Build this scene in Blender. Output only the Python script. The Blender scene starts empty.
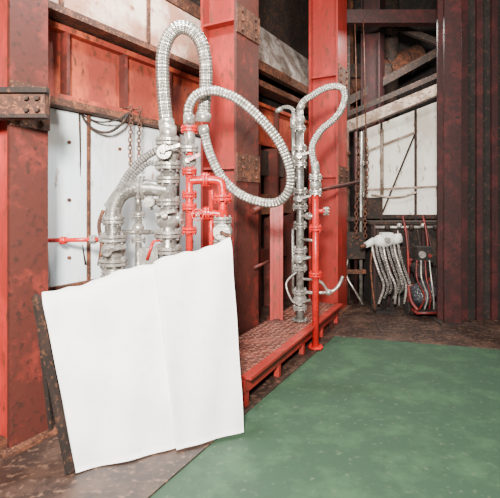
import bpy, math, random
from mathutils import Vector, Matrix
random.seed(4)
V=Vector
# ------------------------------------------------------------------ materials
def newmat(name):
    m=bpy.data.materials.new(name); m.use_nodes=True
    nt=m.node_tree; return m,nt,nt.nodes['Principled BSDF']
def paint(name,c1,c2,amt=0.5,scale=4,rough=0.55,metal=0.0,bump=0.15,c3=None,streak=1.0,spot=.56):
    m,nt,b=newmat(name); N=nt.nodes; L=nt.links
    tc=N.new('ShaderNodeTexCoord'); mp=N.new('ShaderNodeMapping'); mp.inputs['Scale'].default_value=(1,1,streak)
    L.new(tc.outputs['Object'],mp.inputs[0])
    n=N.new('ShaderNodeTexNoise'); n.inputs['Scale'].default_value=scale; n.inputs['Detail'].default_value=8; n.inputs['Roughness'].default_value=.65
    L.new(mp.outputs[0],n.inputs['Vector'])
    r=N.new('ShaderNodeValToRGB'); e=r.color_ramp.elements
    e[0].position=max(0,.62-amt*.4-.06); e[0].color=(*c1,1); e[1].position=min(1,.62-amt*.4+.10); e[1].color=(*c2,1)
    L.new(n.outputs['Fac'],r.inputs[0])
    n2=N.new('ShaderNodeTexNoise'); n2.inputs['Scale'].default_value=scale*6; n2.inputs['Detail'].default_value=5
    L.new(mp.outputs[0],n2.inputs['Vector'])
    mx=N.new('ShaderNodeMix'); mx.data_type='RGBA'; mx.blend_type='MIX'
    r2=N.new('ShaderNodeValToRGB'); r2.color_ramp.elements[0].position=spot; r2.color_ramp.elements[1].position=spot+.12
    L.new(n2.outputs['Fac'],r2.inputs[0]); L.new(r2.outputs[0],mx.inputs[0])
    L.new(r.outputs[0],mx.inputs[6]); mx.inputs[7].default_value=(*(c3 or tuple(x*.45 for x in c1)),1)
    L.new(mx.outputs[2],b.inputs['Base Color'])
    b.inputs['Roughness'].default_value=rough; b.inputs['Metallic'].default_value=metal
    bp=N.new('ShaderNodeBump'); bp.inputs['Strength'].default_value=bump; bp.inputs['Distance'].default_value=.02
    L.new(n2.outputs['Fac'],bp.inputs['Height']); L.new(bp.outputs[0],b.inputs['Normal'])
    return m
def braid(name,c1,c2,N1=10,K=60,metal=.7):
    m,nt,b=newmat(name); N=nt.nodes; L=nt.links
    uv=N.new('ShaderNodeUVMap'); uv.uv_map='UVMap'; s=N.new('ShaderNodeSeparateXYZ'); L.new(uv.outputs[0],s.inputs[0])
    def mth(op,a,bb=None):
        q=N.new('ShaderNodeMath'); q.operation=op
        for i,x in enumerate((a,bb)):
            if x is None: continue
            if isinstance(x,(int,float)): q.inputs[i].default_value=x
            else: L.new(x,q.inputs[i])
        return q.outputs[0]
    a=mth('MULTIPLY',s.outputs[0],N1*2*math.pi); v=mth('MULTIPLY',s.outputs[1],K)
    p=mth('SINE',mth('ADD',a,v)); q=mth('SINE',mth('SUBTRACT',a,v))
    w=mth('ADD',mth('MULTIPLY',mth('MULTIPLY',p,q),.5),.5)
    mx=N.new('ShaderNodeMix'); mx.data_type='RGBA'; L.new(w,mx.inputs[0]); mx.inputs[6].default_value=(*c1,1); mx.inputs[7].default_value=(*c2,1)
    L.new(mx.outputs[2],b.inputs['Base Color']); b.inputs['Metallic'].default_value=metal; b.inputs['Roughness'].default_value=.33
    bp=N.new('ShaderNodeBump'); bp.inputs['Strength'].default_value=.7; bp.inputs['Distance'].default_value=.01
    L.new(w,bp.inputs['Height']); L.new(bp.outputs[0],b.inputs['Normal'])
    return m
RED=paint('red_column_paint',(.46,.03,.024),(.28,.024,.018),.5,3,.4,c3=(.14,.035,.02),streak=.4)
REDD=paint('old_red_paint',(.20,.024,.016),(.07,.015,.01),.6,3,.6,c3=(.035,.012,.008))
REDO=paint('orange_red_primer',(.48,.085,.03),(.24,.032,.018),.5,2.5,.6,c3=(.10,.03,.015),streak=.6)
REDB=paint('bright_red_pipe_paint',(.58,.012,.01),(.40,.012,.01),.3,6,.3,c3=(.22,.015,.01))
RUST=paint('rusty_steel',(.16,.05,.022),(.05,.018,.01),.5,7,.8,c3=(.26,.09,.035))
RUSTD=paint('dark_rusty_steel',(.035,.016,.011),(.012,.007,.005),.5,4,.8,c3=(.09,.035,.016))
PLATE=paint('brown_deck_plate',(.22,.06,.042),(.08,.026,.02),.5,5,.55,c3=(.32,.13,.09))
TREAD=paint('worn_tread',(.42,.22,.16),(.25,.10,.07),.5,8,.45,c3=(.12,.05,.035))
WHITEP=paint('white_insulation_panel',(.90,.94,.94),(.72,.82,.84),.28,2.0,.7,c3=(.40,.22,.12),streak=.3,spot=.63)
PINKW=paint('dusty_tan_cladding',(.78,.58,.46),(.42,.20,.13),.38,1.6,.7,c3=(.30,.11,.06),streak=1,spot=.6)
GREYC=paint('dusty_grey_cladding',(.42,.37,.34),(.16,.12,.10),.4,2.0,.7,c3=(.10,.05,.03))
CANVAS=paint('white_board_surface',(.93,.93,.91),(.86,.86,.84),.3,2,.8,bump=.03,c3=(.84,.84,.82))
STEEL=paint('galvanised_steel',(.42,.40,.36),(.20,.185,.165),.45,9,.33,.65,c3=(.64,.61,.56))
STEELL=paint('bright_valve_metal',(.60,.57,.52),(.34,.31,.28),.45,12,.3,.55,c3=(.10,.08,.06))
DARK=paint('shade_dark_steel',(.018,.011,.009),(.007,.005,.004),.5,3,.85,c3=(.05,.022,.014))  # dimness of the background put into the colour; plain dark parts share it
MAROON=paint('dark_maroon_paint',(.06,.009,.009),(.024,.005,.005),.5,3,.6,c3=(.012,.005,.004))
GREEN=paint('green_floor_paint',(.036,.088,.042),(.022,.056,.029),.5,2.5,.75,c3=(.06,.10,.055),spot=.6)
FLOORB=paint('brown_steel_floor',(.075,.04,.028),(.03,.017,.013),.5,3,.5,c3=(.14,.075,.05))
WHITEW=paint('white_enclosure_sheet',(.82,.79,.72),(.58,.52,.43),.3,1.6,.7,c3=(.2,.11,.06),streak=.4,spot=.6)
BEIGE=paint('weathered_roof_beam',(.38,.30,.24),(.17,.11,.075),.4,4,.7,c3=(.06,.03,.018))
WPLAST=paint('white_plastic',(.8,.8,.76),(.6,.6,.56),.3,6,.35,c3=(.3,.3,.26))
BLACKP=paint('black_plastic_sheet',(.012,.012,.015),(.035,.035,.04),.5,6,.16,c3=(.16,.16,.17),bump=1.0,spot=.62)
HOSE=braid('braided_steel_hose',(.10,.09,.08),(.78,.74,.67),12,95,.8)
HOSED=braid('grey_flexible_hose',(.06,.055,.05),(.40,.37,.34),9,100,.6)
# ------------------------------------------------------------------ builder
class B:
    def __init__(s,name,mats):
        s.name=name; s.mats=mats; s.v=[]; s.f=[]; s.m=[]; s.sm=[]; s.uv=[]
    def face(s,idx,m=0,smooth=False,uv=None):
        s.f.append(idx); s.m.append(m); s.sm.append(smooth); s.uv.append(uv)
    def obox(s,c,hx,hy,hz,m=0):   # c center; hx,hy,hz half vectors
        c=V(c);hx=V(hx);hy=V(hy);hz=V(hz);b=len(s.v)
        if hx.cross(hy).dot(hz)<0: hx=-hx
        for k in(-1,1):
            for j in(-1,1):
                for i in(-1,1): s.v.append(c+hx*i+hy*j+hz*k)
        for q in((0,2,3,1),(4,5,7,6),(0,1,5,4),(2,6,7,3),(0,4,6,2),(1,3,7,5)): s.face([b+x for x in q],m)
    def box(s,x0,x1,y0,y1,z0,z1,m=0):
        s.obox(((x0+x1)/2,(y0+y1)/2,(z0+z1)/2),((x1-x0)/2,0,0),(0,(y1-y0)/2,0),(0,0,(z1-z0)/2),m)
    def bar(s,p,q,w,h,m=0,up=(0,0,1)):
        p=V(p);q=V(q);d=q-p;u=V(up); a=d.cross(u)
        if a.length<1e-5: a=d.cross(V((0,1,0)))
        a.normalize(); u=a.cross(d).normalized()
        s.obox((p+q)/2,d/2,a*w/2,u*h/2,m)
    def sweep(s,P,R,m=0,seg=16,caps=True,smooth=True):
        P=[V(p) for p in P]; n=len(P); b=len(s.v)
        T=[(P[min(i+1,n-1)]-P[max(i-1,0)]) for i in range(n)]
        T=[t.normalized() if t.length>1e-9 else None for t in T]
        for i in range(n):
            if T[i] is None: T[i]=T[i-1] if i else V((0,0,1))
        a=T[0].orthogonal().normalized(); ln=0; Ls=[]
        for i in range(n):
            if i: ln+=(P[i]-P[i-1]).length
            Ls.append(ln)
            a=(a-T[i]*a.dot(T[i])).normalized(); c=T[i].cross(a)
            r=R[i] if isinstance(R,(list,tuple)) else R
            for j in range(seg):
                w=2*math.pi*j/seg; s.v.append(P[i]+(a*math.cos(w)+c*math.sin(w))*r)
        for i in range(n-1):
            for j in range(seg):
                k=(j+1)%seg
                s.face([b+i*seg+j,b+i*seg+k,b+(i+1)*seg+k,b+(i+1)*seg+j],m,smooth,
                  [(j/seg,Ls[i]),((j+1)/seg,Ls[i]),((j+1)/seg,Ls[i+1]),(j/seg,Ls[i+1])])
        if caps:
            s.face([b+j for j in range(seg)][::-1],m); s.face([b+(n-1)*seg+j for j in range(seg)],m)
    def cyl(s,p,q,r,m=0,seg=18,r2=None): s.sweep([p,q],[r,r if r2 is None else r2],m,seg)
    def tube(s,pts,r,m=0,seg=14,corr=0,pitch=.03,sub=10):
        pts=[V(p) for p in pts]; P=[pts[0]*2-pts[1]]+pts+[pts[-1]*2-pts[-2]]; out=[]
        for i in range(1,len(P)-2):
            L=(P[i+1]-P[i]).length; k=max(3,int(L/(pitch/4))) if corr else sub
            for j in range(k):
                t=j/k
                out.append(.5*((2*P[i])+(P[i+1]-P[i-1])*t+(2*P[i-1]-5*P[i]+4*P[i+1]-P[i+2])*t*t+(-P[i-1]+3*P[i]-3*P[i+1]+P[i+2])*t**3))
        out.append(pts[-1])
        if corr:
            R=[];l=0
            for i,p in enumerate(out):
                if i:l+=(p-out[i-1]).length
                R.append(r*(1+corr*math.sin(2*math.pi*l/pitch)))
        else: R=[r]*len(out)
        s.sweep(out,R,m,seg)
    def flange(s,p,d,r,t=.03,m=0,bolts=8,bm=None,pair=True):
        p=V(p);d=V(d).normalized(); g=t*.62 if pair else 0
        for o in ((-g,g) if pair else (0,)):
            s.sweep([p+d*(o-t/2),p+d*(o-t/2+.004),p+d*(o+t/2-.004),p+d*(o+t/2)],[r*.96,r,r,r*.96],m,22,smooth=False)
        a=d.orthogonal().normalized(); c=d.cross(a); L=(t*1.9 if pair else t*1.1)
        for i in range(bolts):
            w=2*math.pi*(i+.5)/bolts; q=p+(a*math.cos(w)+c*math.sin(w))*r*.8
            s.sweep([q-d*L,q+d*L],r*.1,m if bm is None else bm,6,smooth=False)
    def ball(s,p,r,m=0,sc=(1,1,1),n=12,ax=(0,0,1)):
        p=V(p);ax=V(ax).normalized();P=[];R=[]
        for i in range(n+1):
            w=math.pi*i/n; P.append(p-ax*math.cos(w)*r*sc[2]); R.append(max(.0008,math.sin(w)*r*sc[0]))
        s.sweep(P,R,m,18,caps=True)
    def torus(s,p,ax,R,r,m=0,n=22,seg=7,st=1,stv=None):
        p=V(p);ax=V(ax).normalized();a=V(stv).normalized() if stv else ax.orthogonal().normalized();c=ax.cross(a);b=len(s.v)
        for i in range(n):
            w=2*math.pi*i/n; rad=(a*math.cos(w)*st+c*math.sin(w)); rd=(a*math.cos(w)+c*math.sin(w))
            for j in range(seg):
                q=2*math.pi*j/seg; s.v.append(p+rad*R+rd*r*math.cos(q)+ax*r*math.sin(q))
        for i in range(n):
            for j in range(seg):
                k=(i+1)%n;l=(j+1)%seg
                s.face([b+i*seg+j,b+k*seg+j,b+k*seg+l,b+i*seg+l],m,True)
    def wheel(s,p,ax,R,m=0):
        p=V(p);ax=V(ax).normalized(); s.torus(p,ax,R,R*.1,m)
        a=ax.orthogonal().normalized();c=ax.cross(a)
        for k in range(4):
            w=k*math.pi/2; s.cyl(p,p+(a*math.cos(w)+c*math.sin(w))*R,R*.07,m,6)
        s.ball(p,R*.2,m)
    def poly(s,pts,d,m=0):   # extruded polygon
        pts=[V(p) for p in pts];d=V(d);b=len(s.v);n=len(pts)
        s.v+=pts+[p+d for p in pts]
        s.face([b+i for i in range(n)],m); s.face([b+n+i for i in range(n)][::-1],m)
        for i in range(n):
            k=(i+1)%n; s.face([b+k,b+i,b+n+i,b+n+k],m)
    def done(s):
        me=bpy.data.meshes.new(s.name); me.from_pydata([tuple(x) for x in s.v],[],s.f)
        for m in s.mats: me.materials.append(m)
        uvl=me.uv_layers.new(name='UVMap')
        for i,p in enumerate(me.polygons):
            p.material_index=s.m[i]; p.use_smooth=s.sm[i]
            if s.uv[i]:
                for k,li in enumerate(p.loop_indices): uvl.data[li].uv=s.uv[i][k]
        o=bpy.data.objects.new(s.name,me); bpy.context.scene.collection.objects.link(o)
        return o
A=V((.5,.8660,0)); NN=V((.8660,-.5,0)); UP=V((0,0,1))
def W(t,n,z): return V((-1.94,4.6,0))+A*t+NN*n+UP*z
def wbox(b,t0,t1,n0,n1,z0,z1,m=0):
    b.obox(W((t0+t1)/2,(n0+n1)/2,(z0+z1)/2),A*(t1-t0)/2,NN*(n1-n0)/2,UP*(z1-z0)/2,m)
# ------------------------------------------------------------------ room shell
b=B('floor',[GREEN,FLOORB]); 
b.box(-6,7,-3,11,-.12,-.004,0); b.done()
b=B('steel_plate_floor',[FLOORB,DARK])
b.poly([(1.25,6.62,-.003),(7,5.0,-.003),(7,10.9,-.003),(-6,10.9,-.003),(-6,0,-.003),(-2.3,0,-.003)],(0,0,.012),0)
for i in range(8): b.bar((1.2+i*.75,6.75,.010),(1.6+i*.95,10.5,.010),.02,.004,1)
for y in(7.0,7.8,8.7): b.bar((1.3,y,.010),(6,y-.5,.010),.02,.004,1)
for k in range(26):
    for j in range(16):
        x=1.45+k*.13;yy=6.75+j*.16-(k*.03)
        b.bar((x-.03,yy-.03*(1 if (k+j)%2 else -1),.011),(x+.03,yy+.03*(1 if (k+j)%2 else -1),.011),.012,.006,0)
b.done()
b=B('wall_back',[DARK]); b.box(-4,7,11,11.2,-.1,7,0); b.done()
b=B('ceiling',[DARK]); b.box(-6,7,2.5,11.2,7,7.15,0)
b.done()
b=B('wall_right',[DARK,MAROON]); b.box(3.45,7,7.5,7.62,0,7,0)
for i in range(14): b.box(3.5+i*.25,3.6+i*.25,7.44,7.51,0,7,1)
b.done()
b=B('wall_left',[REDD,RUSTD,DARK]); wbox(b,-5,7.2,-.35,-.12,0,7,2)
wbox(b,-3,7.2,-.12,-.06,0,1.1,1)
wbox(b,-3,7.2,-.12,-.05,4.9,7,1)
b.done()
# furnace cladding
b=B('furnace_insulation_panel',[WHITEP,RUST])
for t0,t1 in((-.9,.33),(.36,1.05),(1.08,1.85),(1.88,2.6)): wbox(b,t0,t1,-.06,0,1.1,2.92,0)
for t in(.345,1.865): wbox(b,t-.015,t+.015,0,.03,1.1,2.92,1)
wbox(b,-.9,2.6,0,.05,1.05,1.13,1)
for t in(-.5,.1,.8,1.5,2.2):
    for z in(1.4,2.0,2.6): p=W(t,0,z); b.cyl(p,p+NN*.02,.02,1,6)
b.done()
b=B('furnace_girder',[REDO,REDD,RUST])
wbox(b,-1,7,-.05,.1,3.0,3.06,0); wbox(b,-1,7,-.05,.1,3.7,3.76,0); wbox(b,-1,7,-.05,-.0,3.06,3.7,0)
for i in range(9): wbox(b,-.8+i*.8,-.76+i*.8,0,.1,3.06,3.7,1)
wbox(b,-1,2.4,0,.16,2.93,3.0,2)
b.done()
b=B('insulated_duct',[PINKW,RUST,GREYC])
wbox(b,-1,2.7,0,.24,3.86,4.5,0); wbox(b,-1,2.7,.02,.27,3.79,3.86,1); wbox(b,-1,2.7,-.05,.2,4.55,4.72,1)
for i in range(3): wbox(b,-.2+i*1.2,-.16+i*1.2,.22,.27,3.85,4.52,1)
b.done()
b=B('insulated_duct',[GREYC,RUST])
b.poly([W(3.4,0,4.35),W(3.4,.3,4.35),W(3.4,.3,4.5),W(3.4,0,5.2)],A*3.4,0)
wbox(b,3.4,6.8,.22,.34,4.2,4.36,1); wbox(b,3.4,6.8,0,.3,3.95,4.05,1)
for i in range(5): wbox(b,3.6+i*.7,3.66+i*.7,.0,.33,4.3,4.36,1)
b.done()
b=B('furnace_side_duct',[RUST,RUSTD,REDD])
wbox(b,3.3,6.9,0,.25,1.75,2.1,0); wbox(b,3.3,6.9,.0,.1,2.45,2.9,1); wbox(b,3.3,6.9,0,.15,.9,1.1,2)
for t in(3.7,4.4,5.1,5.8): wbox(b,t,t+.07,.0,.28,.02,2.95,2)
b.done()
# ------------------------------------------------------------------ columns
def column(c,wA,wN,m=RED,top=7,back=REDD,plates=(),rusty=RUST,z0=0):
    b=B('steel_column',[m,rusty,back]); c=V(c)
    def cb(a0,a1,n0,n1,z0,z1,mm): b.obox(c+A*(a0+a1)/2+NN*(n0+n1)/2+UP*(z0+z1)/2,A*(a1-a0)/2,NN*(n1-n0)/2,UP*(z1-z0)/2,mm)
    cb(-wA/2,wA/2,wN/2-.035,wN/2,z0,top,2)
    cb(-wA/2,wA/2,-wN/2,-wN/2+.035,z0,top,0)
    cb(-.02-wA*.2,.02-wA*.2,-wN/2+.03,wN/2-.03,z0,top,0)
    cb(-wA/2-.08,wA/2+.08,-wN/2-.08,wN/2+.08,z0,z0+.04,1)
    for z in plates:
        cb(-wA/2+.01,wA/2-.01,-wN/2+.03,wN/2-.03,z,z+.03,0)
        cb(-wA/2-.005,wA/2+.005,wN/2,wN/2+.02,z-.16,z+.2,1)
        for i in(-1,1):
            for j in range(3):
                p=c+A*(i*wA*.3)+NN*(wN/2+.02)+UP*(z-.1+j*.12); b.cyl(p,p+NN*.03,.02,1,6)
    z=z0+.5
    while z<top:
        for i in(-1,1):
            p=c+A*(i*wA*.33)+NN*(wN/2); b.cyl(p,p+NN*.022,.014,1,6)
        z+=.16
    return b.done()
column((-1.95,3.78,0),.34,.32,plates=(2.75,))
column((-.27,6.1,0),.58,.56,plates=(2.4,4.3))
column((1.43,8.25,0),.50,.55,plates=(2.4,4.2),back=RED)
column((2.62,9.6,0),.4,.4,m=MAROON,rusty=RUSTD,back=MAROON)
# near-left rusty cleat and cross arm
b=B('column_bracket',[RUST,RUSTD])
b.box(-2.25,-1.56,3.42,3.50,2.62,2.85,0); b.box(-2.25,-1.53,3.38,3.44,2.81,2.85,1); b.box(-2.25,-1.53,3.38,3.44,2.62,2.65,1)
for x in(-1.61,-1.69,-1.93): 
    for z in(2.68,2.77): b.cyl((x,3.42,z),(x,3.38,z),.017,1,6)
b.done()
# maroon portal at right
b=B('door_frame_steel',[MAROON,RUSTD])
b.box(3.09,3.36,7.15,7.2,0,7,0); b.box(3.09,3.36,7.4,7.45,0,7,0); b.box(3.21,3.24,7.2,7.4,0,7,0); b.box(3.02,3.43,7.1,7.5,0,.04,1)
b.done()
# ------------------------------------------------------------------ deck platform
e0=V((-.05,4.3,0)); ed=(V((1.6,7.65,0))-e0).normalized(); inn=V((-ed.y,ed.x,0))
b=B('access_platform',[PLATE,REDB,RUSTD,RED,TREAD])
Ld=3.4; WD=.66
b.obox(e0+ed*Ld/2+inn*WD/2+UP*.285,ed*Ld/2,inn*WD/2,UP*.012,0)
b.obox(e0+ed*Ld/2+inn*.02+UP*.225,ed*Ld/2,inn*.02,UP*.085,3)
b.obox(e0+ed*Ld/2-inn*.02+UP*.30,ed*Ld/2,inn*.05,UP*.014,3)
b.obox(e0+ed*Ld/2+inn*(WD-.04)+UP*.22,ed*Ld/2,inn*.02,UP*.06,2)
b.obox(e0+inn*WD/2+UP*.22,ed*.02,inn*(WD/2-.01),UP*.06,3)
for i in range(5):
    q=e0+ed*(.06+i*(Ld-.12)/4)
    for k in(.03,WD-.04):
        b.obox(q+inn*k+UP*.08,ed*.03,inn*.03,UP*.08,3)
for i in range(42):
    for j in range(8):
        c=e0+ed*(.06+i*.08)+inn*(.07+j*.077)+UP*.299; d=(ed+inn*(1 if (i+j)%2 else -1)).normalized()
        b.obox(c,d*.028,d.cross(UP)*.006,UP*.004,4)
b.done()
# handrail
b=B('platform_handrail',[RED,REDD])
b.box(.28,.32,6.28,6.44,.3,1.95,0); b.box(.42,.46,6.28,6.44,.3,1.95,0); b.box(.32,.42,6.34,6.37,.3,1.95,0); b.box(.24,.5,6.24,6.48,.3,.325,1)
b.box(.26,.48,6.26,6.46,1.95,1.98,0)
b.cyl((.04,5.95,1.86),(.37,6.36,2.01),.03,1); b.cyl((.37,6.36,2.01),(1.83,7.6,2.3),.03,1)
b.cyl((.06,6.0,1.1),(.3,6.36,1.15),.02,1)
b.done()
# ------------------------------------------------------------------ gas manifold
y=4.5
b=B('pipe_manifold',[STEEL,STEELL,RUST,REDB])
b.cyl((-.82,y,.02),(-.82,y,2.62),.078,0,22)
b.cyl((-.82,y,2.60),(-.82,y,2.74),.085,1,20)
for z,r in((2.58,.125),(2.34,.13),(2.2,.12),(1.98,.125),(1.66,.14),(1.5,.14)): b.flange((-.82,y,z),UP,r,.03,1,8)
b.ball((-.82,y,2.46),.12,1,(1,1,.85)); b.cyl((-.82,y-.1,2.46),(-.82,y-.2,2.46),.045,1); b.flange((-.82,y-.2,2.46),(0,1,0),.07,.02,1,6,pair=False)
b.cyl((-.82,y-.2,2.46),(-.82,y-.26,2.46),.02,0); b.bar((-.86,y-.26,2.46),(-.66,y-.26,2.52),.02,.03,0)
b.ball((-.82,y,1.82),.13,1,(1,1,.9)); b.cyl((-.82,y,1.82),(-.66,y-.05,1.82),.05,1); b.flange((-.66,y-.05,1.82),(1,-.3,0),.09,.02,1,6,pair=False)
b.cyl((-.82,y-.08,1.82),(-.82,y-.22,1.86),.03,1); b.bar((-.9,y-.22,1.86),(-.72,y-.22,1.9),.02,.03,0)
# elbow branch
b.tube([(-.82,y,2.1),(-1.0,y,2.12),(-1.14,y,2.12),(-1.27,y,2.07),(-1.345,y,1.97),(-1.37,y,1.85),(-1.37,y,1.6)],.08,0,20)
b.flange((-1.08,y,2.12),(1,0,0),.12,.026,1,8)
b.cyl((-1.37,y,1.6),(-1.37,y,.02),.08,0,20)
for z,r in((1.8,.11),(1.62,.135),(1.38,.14),(1.22,.12)): b.flange((-1.37,y,z),UP,r,.03,1,8)
b.ball((-1.37,y,1.5),.12,1,(1,1,.9)); b.cyl((-1.37,y-.08,1.5),(-1.37,y-.2,1.5),.04,1); b.bar((-1.42,y-.2,1.5),(-1.18,y-.2,1.56),.02,.035,0)
b.tube([(-1.37,y,1.32),(-1.37,y,1.25),(-1.37,y,1.12)],.11,1,18,.08,.03)
# secondary small line between
b.cyl((-1.12,y+.02,1.98),(-1.12,y+.02,.02),.035,0); b.flange((-1.12,y+.02,1.85),UP,.065,.02,1,6); b.ball((-1.12,y,1.72),.06,1); b.flange((-1.12,y+.02,1.6),UP,.07,.02,1,6)
b.cyl((-1.12,y,2.05),(-1.12,y+.02,1.9),.03,0)
b.cyl((-1.37,y,1.68),(-1.0,y-.02,1.68),.025,0); b.cyl((-1.0,y-.02,1.68),(-.82,y,1.68),.02,0)
b.ball((-.98,y-.1,1.98),.055,1); b.cyl((-.98,y-.02,1.98),(-.98,y-.16,1.98),.05,1,20); b.cyl((-.98,y-.02,2.1),(-.98,y-.02,1.9),.015,0)
b.bar((-1.08,y-.06,1.45),(-.9,y-.06,1.45),.1,.16,1); b.cyl((-.99,y-.06,1.37),(-.99,y-.06,1.2),.02,0)
b.cyl((-.99,y-.06,1.37),(-1.12,y+.02,1.37),.015,0)
b.cyl((-.94,y-.13,1.6),(-1.0,y-.13,1.42),.014,3); b.cyl((-.94,y-.13,1.6),(-.84,y,1.6),.01,3)
# lagging rag on branch
b.tube([(-1.46,y-.02,1.9),(-1.5,y-.03,1.75),(-1.47,y-.04,1.55),(-1.5,y-.03,1.35)],.02,2,8)
b.done()
b=B('red_fuel_pipe',[REDB,STEELL,RUST])
y=4.45
b.cyl((-.6,y,2.72),(-.6,y,1.25),.036,0)
b.cyl((-.6,y,2.5),(-.6,y,2.78),.055,1); b.flange((-.6,y,2.5),UP,.09,.026,1,6); b.flange((-.6,y,2.7),UP,.085,.022,0,6)
b.ball((-.6,y,2.38),.07,1); b.cyl((-.6,y,2.38),(-.6,y-.13,2.38),.02,1); b.bar((-.6,y-.13,2.38),(-.48,y-.13,2.44),.015,.03,0)
for z in(2.28,2.05,1.93,1.7): b.flange((-.6,y,z),UP,.075,.024,0,6)
b.tube([(-.6,y,2.19),(-.45,y,2.2),(-.32,y,2.19),(-.28,y,2.15),(-.27,y,2.0),(-.27,y,1.9)],.042,0)
b.flange((-.44,y,2.2),(1,0,0),.075,.022,0,6)
b.cyl((-.27,y,1.9),(-.27,y,.31),.045,0,18)
b.tube([(-.6,y,1.86),(-.4,y,1.87),(-.27,y,1.86)],.036,0)
b.flange((-.42,y,1.87),(1,0,0),.07,.022,0,6)
for z in(2.02,1.8,1.58): b.flange((-.27,y,z),UP,.095,.026,0 if z>1.9 else 1,8)
b.ball((-.27,y,1.69),.1,1); b.cyl((-.27,y-.05,1.69),(-.27,y-.14,1.69),.055,1,20); b.flange((-.27,y-.14,1.69),(0,1,0),.085,.02,1,8,pair=False)
b.cyl((-.27,y-.15,1.69),(-.27,y-.19,1.69),.02,2); b.bar((-.27,y-.19,1.69),(-.18,y-.19,1.66),.02,.03,2)
b.cyl((-.39,y+.05,2.1),(-.39,y+.05,1.2),.022,0); b.cyl((-.39,y,1.87),(-.39,y+.05,1.87),.02,0)
b.cyl((-.5,y-.02,1.86),(-.5,y-.14,1.86),.018,1); b.wheel((-.5,y-.15,1.86),(0,-1,.1),.055,0)
b.cyl((-.6,y,1.25),(-.27,y,1.25),.036,0)
b.cyl((-.27,y,.335),(-.27,y,.31),.1,0)
b.done()
b=B('red_fuel_pipe',[REDB,STEELL])
b.cyl((-1.99,4.45,1.6),(-1.5,4.45,1.61),.022,0); b.flange((-1.55,4.45,1.61),(1,0,0),.045,.02,1,6); b.flange((-1.85,4.45,1.6),(1,0,0),.04,.018,0,6); b.cyl((-1.5,4.45,1.61),(-1.44,4.48,1.61),.03,1)
b.done()
# hoses
y=4.5
def hose(pts,r,mat=HOSE,ends=True,pitch=.026,corr=.02):
    b=B('braided_hose',[mat,STEELL]); b.tube(pts,r,0,18,corr,pitch)
    if ends:
        for a,c in((0,1),(-1,-2)):
            p=V(pts[a]);d=(V(pts[c])-p).normalized(); b.cyl(p-d*.03,p+d*.06,r*1.18,1,18)
    return b.done()
hose([(-.83,y,2.74),(-.86,y,3.0),(-.875,y,3.25),(-.87,y,3.45),(-.82,y,3.62),(-.72,y,3.72),(-.60,y+.02,3.71),(-.50,y+.04,3.6),(-.455,y+.07,3.42),(-.45,y+.1,3.22),(-.47,y+.13,3.0),(-.485,y+.15,2.84)],.068)
hose([(-.6,4.42,2.78),(-.6,4.4,2.9),(-.54,4.4,3.01),(-.44,4.4,3.06),(-.3,4.4,3.06),(-.1,4.4,2.97),(.12,4.42,2.78),(.30,4.45,2.55),(.40,4.48,2.30),(.39,4.52,2.10),(.28,4.58,1.98),(.10,4.62,1.98),(-.12,4.66,2.07),(-.3,4.67,2.25),(-.42,4.66,2.5),(-.48,4.65,2.74)],.046)
hose([(-.74,4.68,2.5),(-.95,4.7,2.52),(-1.13,4.71,2.42),(-1.26,4.7,2.28),(-1.36,4.66,2.1),(-1.44,4.6,1.95)],.038,HOSED)
hose([(-.9,4.66,2.35),(-1.05,4.66,2.38),(-1.2,4.66,2.25),(-1.27,4.63,2.1)],.028,HOSED)
# right valve station
b=B('valve_station',[STEEL,STEELL,REDB,RUST])
x,y=.70,6.3
b.cyl((x,y,.3),(x,y,3.0),.055,0,18); b.flange((x,y,.33),UP,.12,.025,0,6,pair=False)
for z,r in((2.72,.10),(2.5,.1),(2.12,.11),(1.9,.11),(1.65,.1),(1.3,.105),(1.05,.1),(.72,.1),(.5,.1)): b.flange((x,y,z),UP,r,.028,1,6)
for z in(2.6,2.01,1.18,.6): b.ball((x,y,z),.1,1,(1,1,.9)); b.cyl((x,y,z),(x-.03,y-.2,z),.035,1); b.bar((x-.06,y-.2,z),(x+.12,y-.2,z+.05),.015,.03,0)
b.cyl((x-.1,y,1.6),(x-.1,y,.7),.02,0); b.cyl((x-.1,y,1.6),(x,y,1.6),.02,0); b.cyl((x-.1,y,.7),(x,y,.7),.02,0)
b.cyl((x-.09,y+.02,3.0),(x-.09,y+.02,2.3),.03,0); b.cyl((x-.09,y+.02,2.3),(x,y,2.3),.03,0); b.cyl((x-.09,y+.02,3.0),(x-.09,y+.02,3.15),.045,1)
b.cyl((x,y,2.95),(x,y,3.3),.05,1); b.flange((x,y,3.0),UP,.085,.024,1,6); b.ball((x,y,3.12),.075,1)
b.cyl((x,y,1.78),(x+.16,y-.2,1.78),.025,1); b.flange((x+.1,y-.12,1.78),(1,-1.2,0),.05,.02,1,6)
b.tube([(x,y,.72),(x+.2,y-.1,.72),(x+.42,y-.1,.74),(x+.52,y-.1,.82),(x+.58,y-.1,.95)],.022,1,10)
b.tube([(x,y,.9),(x+.2,y-.12,.9),(x+.3,y-.12,.85),(x+.38,y-.12,.72)],.018,1,10)
b.ball((x+.38,y-.11,.73),.045,1)
b.tube([(x-.05,y-.03,1.0),(x-.2,y-.1,.85),(x-.12,y-.15,.62),(x+.05,y-.1,.55)],.014,1,8)
b.cyl((x,y,1.45),(x+.17,y-.22,1.45),.02,0)
b.done()
b=B('red_fuel_pipe',[REDB,STEELL])
x,y=.88,6.04
b.cyl((x,y,.01),(x,y,2.36),.045,0,18); b.flange((x,y,.03),UP,.1,.025,0,6,pair=False)
for z in(2.3,2.1,1.62,1.0): b.flange((x,y,z),UP,.09,.026,0 if z<2 else 1,6)
b.cyl((x,y,2.3),(x,y,2.44),.055,1); b.ball((x,y,2.2),.08,1)
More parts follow.
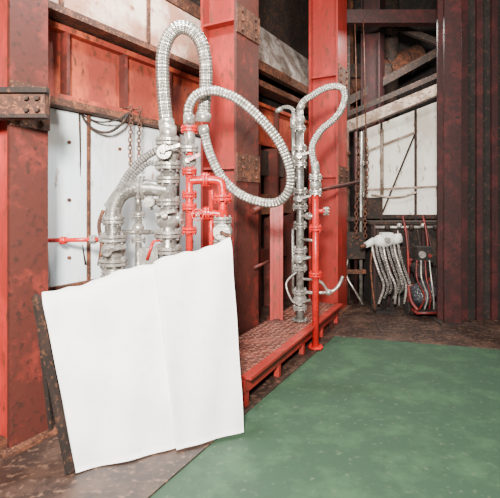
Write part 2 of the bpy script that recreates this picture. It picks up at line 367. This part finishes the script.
b.cyl((x,y,1.85),(x+.16,y,1.85),.03,0); b.flange((x+.14,y,1.85),(1,0,0),.06,.02,1,6)
b.done()
hose([(.88,6.04,2.44),(.84,6.06,2.6),(.85,6.08,2.76),(.96,6.1,2.94),(1.12,6.12,3.08),(1.24,6.15,3.22),(1.3,6.18,3.4),(1.28,6.2,3.52),(1.18,6.22,3.57),(1.02,6.24,3.54),(.86,6.27,3.45),(.75,6.3,3.38),(.70,6.3,3.28)],.046)
hose([(.62,6.32,3.15),(.6,6.36,3.28),(.5,6.4,3.32),(.4,6.45,3.28)],.03,HOSED)
# ------------------------------------------------------------------ board
def sheet(b,c,s0,s1,off,m=0,seed=0,n=40,k=30,curl=0):
    TL,TR,BL,BR=[V(q) for q in c]; nor=(TR-TL).cross(BL-TL).normalized()
    if nor.y>0: nor=-nor
    base=len(b.v)
    for side in(0,1):
        for i in range(n+1):
            for j in range(k+1):
                s=s0+(s1-s0)*i/n; t=j/k
                p=(TL*(1-s)+TR*s)*(1-t)+(BL*(1-s)+BR*s)*t
                w=.012*math.sin(s*9+seed)*math.sin(t*4+seed)+.009*math.sin(s*25+t*6+seed)+.009*math.sin(s*11-t*15+seed)
                w+=curl*math.exp(-((s-s0)/.05)**2)*(1-.5*t)
                w+=.03*math.exp(-((s-t*.35)/.05)**2)*math.exp(-t*2)
                if j==0: p+=UP*(.012*math.sin(s*17+seed)+.006*math.sin(s*53))
                w-=.05*math.exp(-(t/.03)**2)
                b.v.append(p+nor*(off+w-side*.02))
    S=(n+1)*(k+1)
    for i in range(n):
        for j in range(k):
            a=base+i*(k+1)+j
            b.face([a,a+1,a+k+2,a+k+1],m,True); b.face([S+a,S+a+k+1,S+a+k+2,S+a+1],m,True)
    for i in range(n):
        for j in(0,k):
            a=base+i*(k+1)+j; b.face([a,a+k+1,S+a+k+1,S+a],m)
    for j in range(k):
        for i in(0,n):
            a=base+i*(k+1)+j; b.face([a,S+a,S+a+1,a+1],m)
TL=(-1.62,3.4,1.27);TR=(-.17,3.95,1.66);BL=(-1.30,3.25,.02);BR=(-.06,3.85,.02)
b=B('white_canvas_screen',[CANVAS,RUSTD,RUST])
sheet(b,(TL,TR,BL,BR),0.03,.585,.0,0,1,curl=.03); sheet(b,(TL,TR,BL,BR),.57,1,.03,0,3,curl=.03)
tl,tr,bl,br=[V(q) for q in(TL,TR,BL,BR)]; bk=V((-.2,.5,0)).normalized()*.06
b.bar(tl+bk*.3,bl+bk*.3,.05,.04,1); b.bar(tr+bk,br+bk,.04,.04,1); b.bar(tl+bk+UP*-.05,tr+bk+UP*-.07,.03,.03,2)
b.bar(tl+bk,(-1.70,3.85,.0),.03,.03,1); b.bar(tr+bk,(-.14,4.22,.0),.03,.03,1)
b.done()
# ------------------------------------------------------------------ chain and cables
b=B('hanging_chain',[RUST])
for k,(cx,cy,zt,zb) in enumerate(((-1.37,5.16,3.05,2.1),(-1.29,5.24,3.05,2.45))):
    z=zt;i=0
    while z>zb:
        b.torus((cx+.006*math.sin(z*9),cy,z),(1,0,0) if i%2 else (0,1,0),.02,.007,0,12,5,1.5,stv=(0,0,1)); z-=.045;i+=1
    b.ball((cx,cy,zb-.03),.03,0,(1,1,1.5))
    b.cyl((cx,cy,3.06),V((cx,cy,3.06))-NN*.12,.01,0,6)
b.done()
b=B('hanging_cable',[RUSTD])
b.tube([(-1.84,4.82,2.95),(-1.72,4.9,2.78),(-1.57,4.98,2.75),(-1.45,5.08,2.86),(-1.39,5.15,3.0)],.016,0,8)
b.tube([(-1.84,4.82,2.93),(-1.67,4.95,2.86),(-1.49,5.05,2.9),(-1.41,5.14,2.98)],.01,0,8)
b.tube([(-1.82,4.80,2.95),(-1.82,4.82,2.4),(-1.84,4.82,1.8),(-1.78,4.87,1.3)],.012,0,8)
b.done()
# ------------------------------------------------------------------ background enclosure right
b=B('white_enclosure_panel',[WHITEW,RUSTD,BEIGE])
y=9.0
b.poly([(2.28,y,1.7),(3.95,y,1.7),(3.95,y,4.05),(2.28,y,3.4)],(0,.05,0),0)
for x in(2.30,2.62,3.3,3.9): b.box(x-.02,x+.02,y-.05,y-.01,0,3.4+(x-2.28)*.39,1)
b.box(2.2,4.0,y-.06,y-.01,1.63,1.71,1); b.bar((2.28,y-.03,2.95),(3.3,y-.03,3.35),.04,.05,2); b.bar((2.28,y-.04,2.2),(3.95,y-.04,2.28),.03,.04,2)
b.cyl((2.62,y-.08,2.1),(2.62,y-.08,3.4),.03,2); b.tube([(2.4,y-.1,2.1),(2.9,y-.12,2.05),(3.3,y-.1,2.15)],.02,2)
b.box(2.28,2.6,y-.04,y-.005,1.7,2.05,1)
b.bar((2.64,y-.03,1.75),(3.28,y-.03,3.3),.02,.03,1)
b.done()
b=B('roof_beam',[BEIGE,RUSTD,GREYC])
b.bar((1.7,8.8,3.35),(4.6,8.8,4.55),.12,.2,0); b.bar((1.7,8.75,3.22),(4.6,8.75,4.42),.2,.03,1); b.bar((1.7,8.9,3.6),(4.6,8.9,4.85),.06,.1,1)
b.bar((1.9,9.6,4.0),(4.8,9.6,5.6),.1,.16,1); b.bar((2.2,9.3,5.9),(4.8,9.3,4.9),.1,.12,1)
b.done()
b=B('overhead_beam',[MAROON,RUSTD]); b.box(1.7,6,8.5,8.7,5.35,5.6,0); b.box(1.6,3.1,9.9,10.1,4.7,5.0,1); b.box(1.9,2.0,9.0,9.1,0,5.3,1); b.done()
b=B('exhaust_duct',[RUST,RUSTD])
b.cyl((1.6,10.3,4.3),(3.9,10.3,5.3),.28,0,24); b.cyl((3.2,10.2,3.8),(3.2,10.2,6.9),.16,1,20); b.cyl((2.25,10.1,3.6),(2.25,10.1,6.9),.08,0,16)
for k in range(5): b.flange((1.8+k*.45,10.3,4.387+k*.1957),(2.3,0,1),.32,.02,1,0,pair=False)
b.done()
# burner lance unit
b=B('burner_lance_unit',[WPLAST,HOSED,DARK,RUST,STEELL])
y=8.0
b.ball((2.38,y,1.28),.12,0,(1,1,1.7),14,ax=(1,0,.1)); b.cyl((2.2,y,1.27),(2.04,y-.05,1.2),.07,0,18,.05); b.cyl((2.55,y,1.3),(2.68,y,1.32),.09,0); b.box(2.32,2.52,y-.1,y+.1,1.33,1.42,0)
b.cyl((2.04,y-.05,1.2),(1.95,y-.06,1.17),.03,3); b.cyl((2.4,y-.1,1.3),(2.4,y-.18,1.3),.05,4)
b.cyl((2.4,y+.05,1.2),(2.4,y+.05,.02),.04,2); b.box(2.2,2.6,y-.15,y+.25,.0,.05,2)
for i in range(8):
    x0=2.16+i*.065; b.tube([(x0,y-.02-.02*(i%2),1.22),(x0+.01,y-.12-.03*(i%3),1.02),(x0+.08,y-.18+.03*(i%2),.75+.04*(i%3)),(x0+.17,y-.16-.03*(i%2),.5),(x0+.10+.03*(i%4),y-.1,.18+.09*(i%3))],.023,1 if i%3 else 4,10,.12,.05)
b.tube([(2.2,y,1.2),(2.12,y-.1,.9),(2.14,y-.12,.5),(2.2,y-.1,.06)],.018,3,8)
b.done()
CR=paint('dull_red_frame',(.26,.012,.01),(.10,.01,.008),.5,5,.5,c3=(.03,.01,.008))
b=B('machinery_cart',[CR,BLACKP,STEELL,DARK])
y=7.9
for x in(2.78,3.14):
    b.tube([(x,y,.1),(x,y,.9),(x-.02,y+.05,1.4),(x-.06,y+.12,1.72)],.022,0,10)
    b.cyl((x,y,.12),(x,y-.42,.12),.022,0)
    b.cyl((x+(.03 if x>3 else -.03),y-.1,.12),(x+(.07 if x>3 else -.07),y-.1,.12),.12,3,20)
for z in(.14,.5,.95): b.cyl((2.78,y,z),(3.14,y,z),.02,0)
b.bar((2.78,y,.95),(3.14,y,.14),.03,.03,0)
b.cyl((2.78,y-.42,.12),(3.14,y-.42,.12),.022,0); b.box(2.78,3.14,y-.42,y,.11,.14,3)
def lump(b,p,r,m,seed,sz=(1,1,1)):
    base=len(b.v);n=14;k=20
    for i in range(n+1):
        for j in range(k):
            u=math.pi*i/n;w=2*math.pi*j/k
            q=r*(1+.16*math.sin(3*w+seed+2*u)*math.sin(u)+.12*math.sin(5*u+2*w+seed*2)*math.sin(u)+.07*math.sin(9*w+7*u)*math.sin(u))
            b.v.append(V(p)+V((math.sin(u)*math.cos(w)*q*sz[0],math.sin(u)*math.sin(w)*q*sz[1],math.cos(u)*q*sz[2])))
    for i in range(n):
        for j in range(k):
            l=(j+1)%k; b.face([base+i*k+j,base+(i+1)*k+j,base+(i+1)*k+l,base+i*k+l],m,True)
lump(b,(2.96,y-.2,.40),.20,1,1,(1,.8,1.2)); lump(b,(2.94,y-.16,.80),.15,3,4,(1,.8,1.2))
b.box(2.83,3.1,y-.3,y-.05,.95,1.2,3); b.cyl((2.9,y-.31,1.08),(2.9,y-.34,1.08),.06,2); b.cyl((3.03,y-.31,1.06),(3.03,y-.33,1.06),.03,0)
for i in range(4): b.tube([(2.82+.07*i,y-.3,.98),(2.78+.08*i,y-.40,.7),(2.9+.05*i,y-.42,.4),(2.85+.08*i,y-.34,.16)],.014,2 if i%2 else 0,8)
b.tube([(2.75,y-.1,.5),(2.72,y-.3,.3),(2.8,y-.4,.16)],.03,0,8)
b.done()
b=B('equipment_cabinet',[DARK,RUSTD,MAROON,STEELL])
b.box(2.25,3.7,8.35,8.9,.06,1.55,0); b.box(2.2,3.75,8.3,8.95,1.55,1.6,1)
for x in(2.3,2.75,3.2,3.65): b.box(x-.02,x+.02,8.31,8.35,.06,1.55,2)
b.box(2.25,3.7,8.32,8.9,0,.07,1)
for z in(.6,1.1): b.box(2.3,3.65,8.33,8.36,z,z+.03,2)
for i in range(7): b.tube([(2.35+i*.18,8.25,1.45),(2.3+i*.2,8.2,1.1),(2.4+i*.17,8.22,.7),(2.35+i*.19,8.25,.06)],.018,(1,2,3,2)[i%4],8)
b.box(2.5,2.75,8.24,8.31,1.15,1.4,1); b.box(3.3,3.55,8.22,8.31,.8,1.3,1)
b.cyl((2.3,8.26,1.5),(3.65,8.26,1.5),.025,3)
for i in range(6): b.ball((2.5+i*.22,8.2,1.5+.03*(i%2)),.05,3 if i%2 else 1)
b.done()
b=B('pipe_rack',[RUSTD,MAROON,RUST,STEEL])
for i,x in enumerate((1.85,2.02,2.12)): b.cyl((x,8.6,.01),(x,8.6,3.3),.035,(2,1,3)[i])
b.box(1.75,2.2,8.53,8.58,1.6,1.68,0); b.box(1.75,2.2,8.53,8.58,.6,.68,2); b.box(1.8,2.15,8.4,8.52,.9,1.4,0)
for z in(1.1,2.1,2.7): b.flange((2.12,8.6,z),UP,.07,.02,3,6); b.flange((1.85,8.6,z+.2),UP,.07,.02,2,6)
b.tube([(1.85,8.5,.9),(1.8,8.4,.6),(1.95,8.3,.3),(2.1,8.35,.05)],.02,3,8)
b.done()
b=B('hanging_chain',[RUST])
for cx in(2.14,1.98):
    z=3.1;i=0
    while z>1.3: b.torus((cx+.02*math.sin(z*3),8.3,z),(1,0,0) if i%2 else (0,1,0),.03,.01,0,10,4,1.5,stv=(0,0,1)); z-=.068;i+=1
    b.cyl((cx,8.3,3.1),(cx,8.5,5.4),.01,0,6); 
b.done()
# ------------------------------------------------------------------ light & camera
def area(name,loc,tgt,size,power,col):
    l=bpy.data.lights.new(name,'AREA'); l.size=size; l.energy=power; l.color=col
    o=bpy.data.objects.new(name,l); o.location=loc; o.rotation_euler=(V(tgt)-V(loc)).to_track_quat('-Z','Y').to_euler(); bpy.context.scene.collection.objects.link(o)
area('frontal_key_light',(-.4,-1.0,3.4),(-.6,5,1.9),.6,1650,(1,.94,.86))  # stands in for flash-like light from the viewer's side, placed for its falloff
area('insulation_fill_light',(-.9,4.1,5.6),(-1.7,5.1,2.0),.4,260,(.88,.97,1))  # added fill to brighten the insulation panels, no real fixture
area('platform_fill_light',(1.6,5.2,5.8),(1.0,7.2,1.0),.4,170,(1,.92,.82))  # added fill that lifts the deck and right column, not an actual lamp
area('enclosure_fill_light',(2.9,8.3,5.2),(3.1,9.0,2.4),.5,150,(1,.95,.88))  # invented source, put in to brighten the far white sheets
w=bpy.data.worlds.new('world'); bpy.context.scene.world=w; w.use_nodes=True
w.node_tree.nodes['Background'].inputs[0].default_value=(.85,.88,1,1); w.node_tree.nodes['Background'].inputs[1].default_value=.13
cd=bpy.data.cameras.new('camera'); cd.sensor_width=36; cd.lens=36*450/500; cd.shift_y=-49/500
co=bpy.data.objects.new('camera',cd); co.location=(0,0,2); co.rotation_euler=(math.pi/2,0,0); bpy.context.scene.collection.objects.link(co)
bpy.context.scene.camera=co
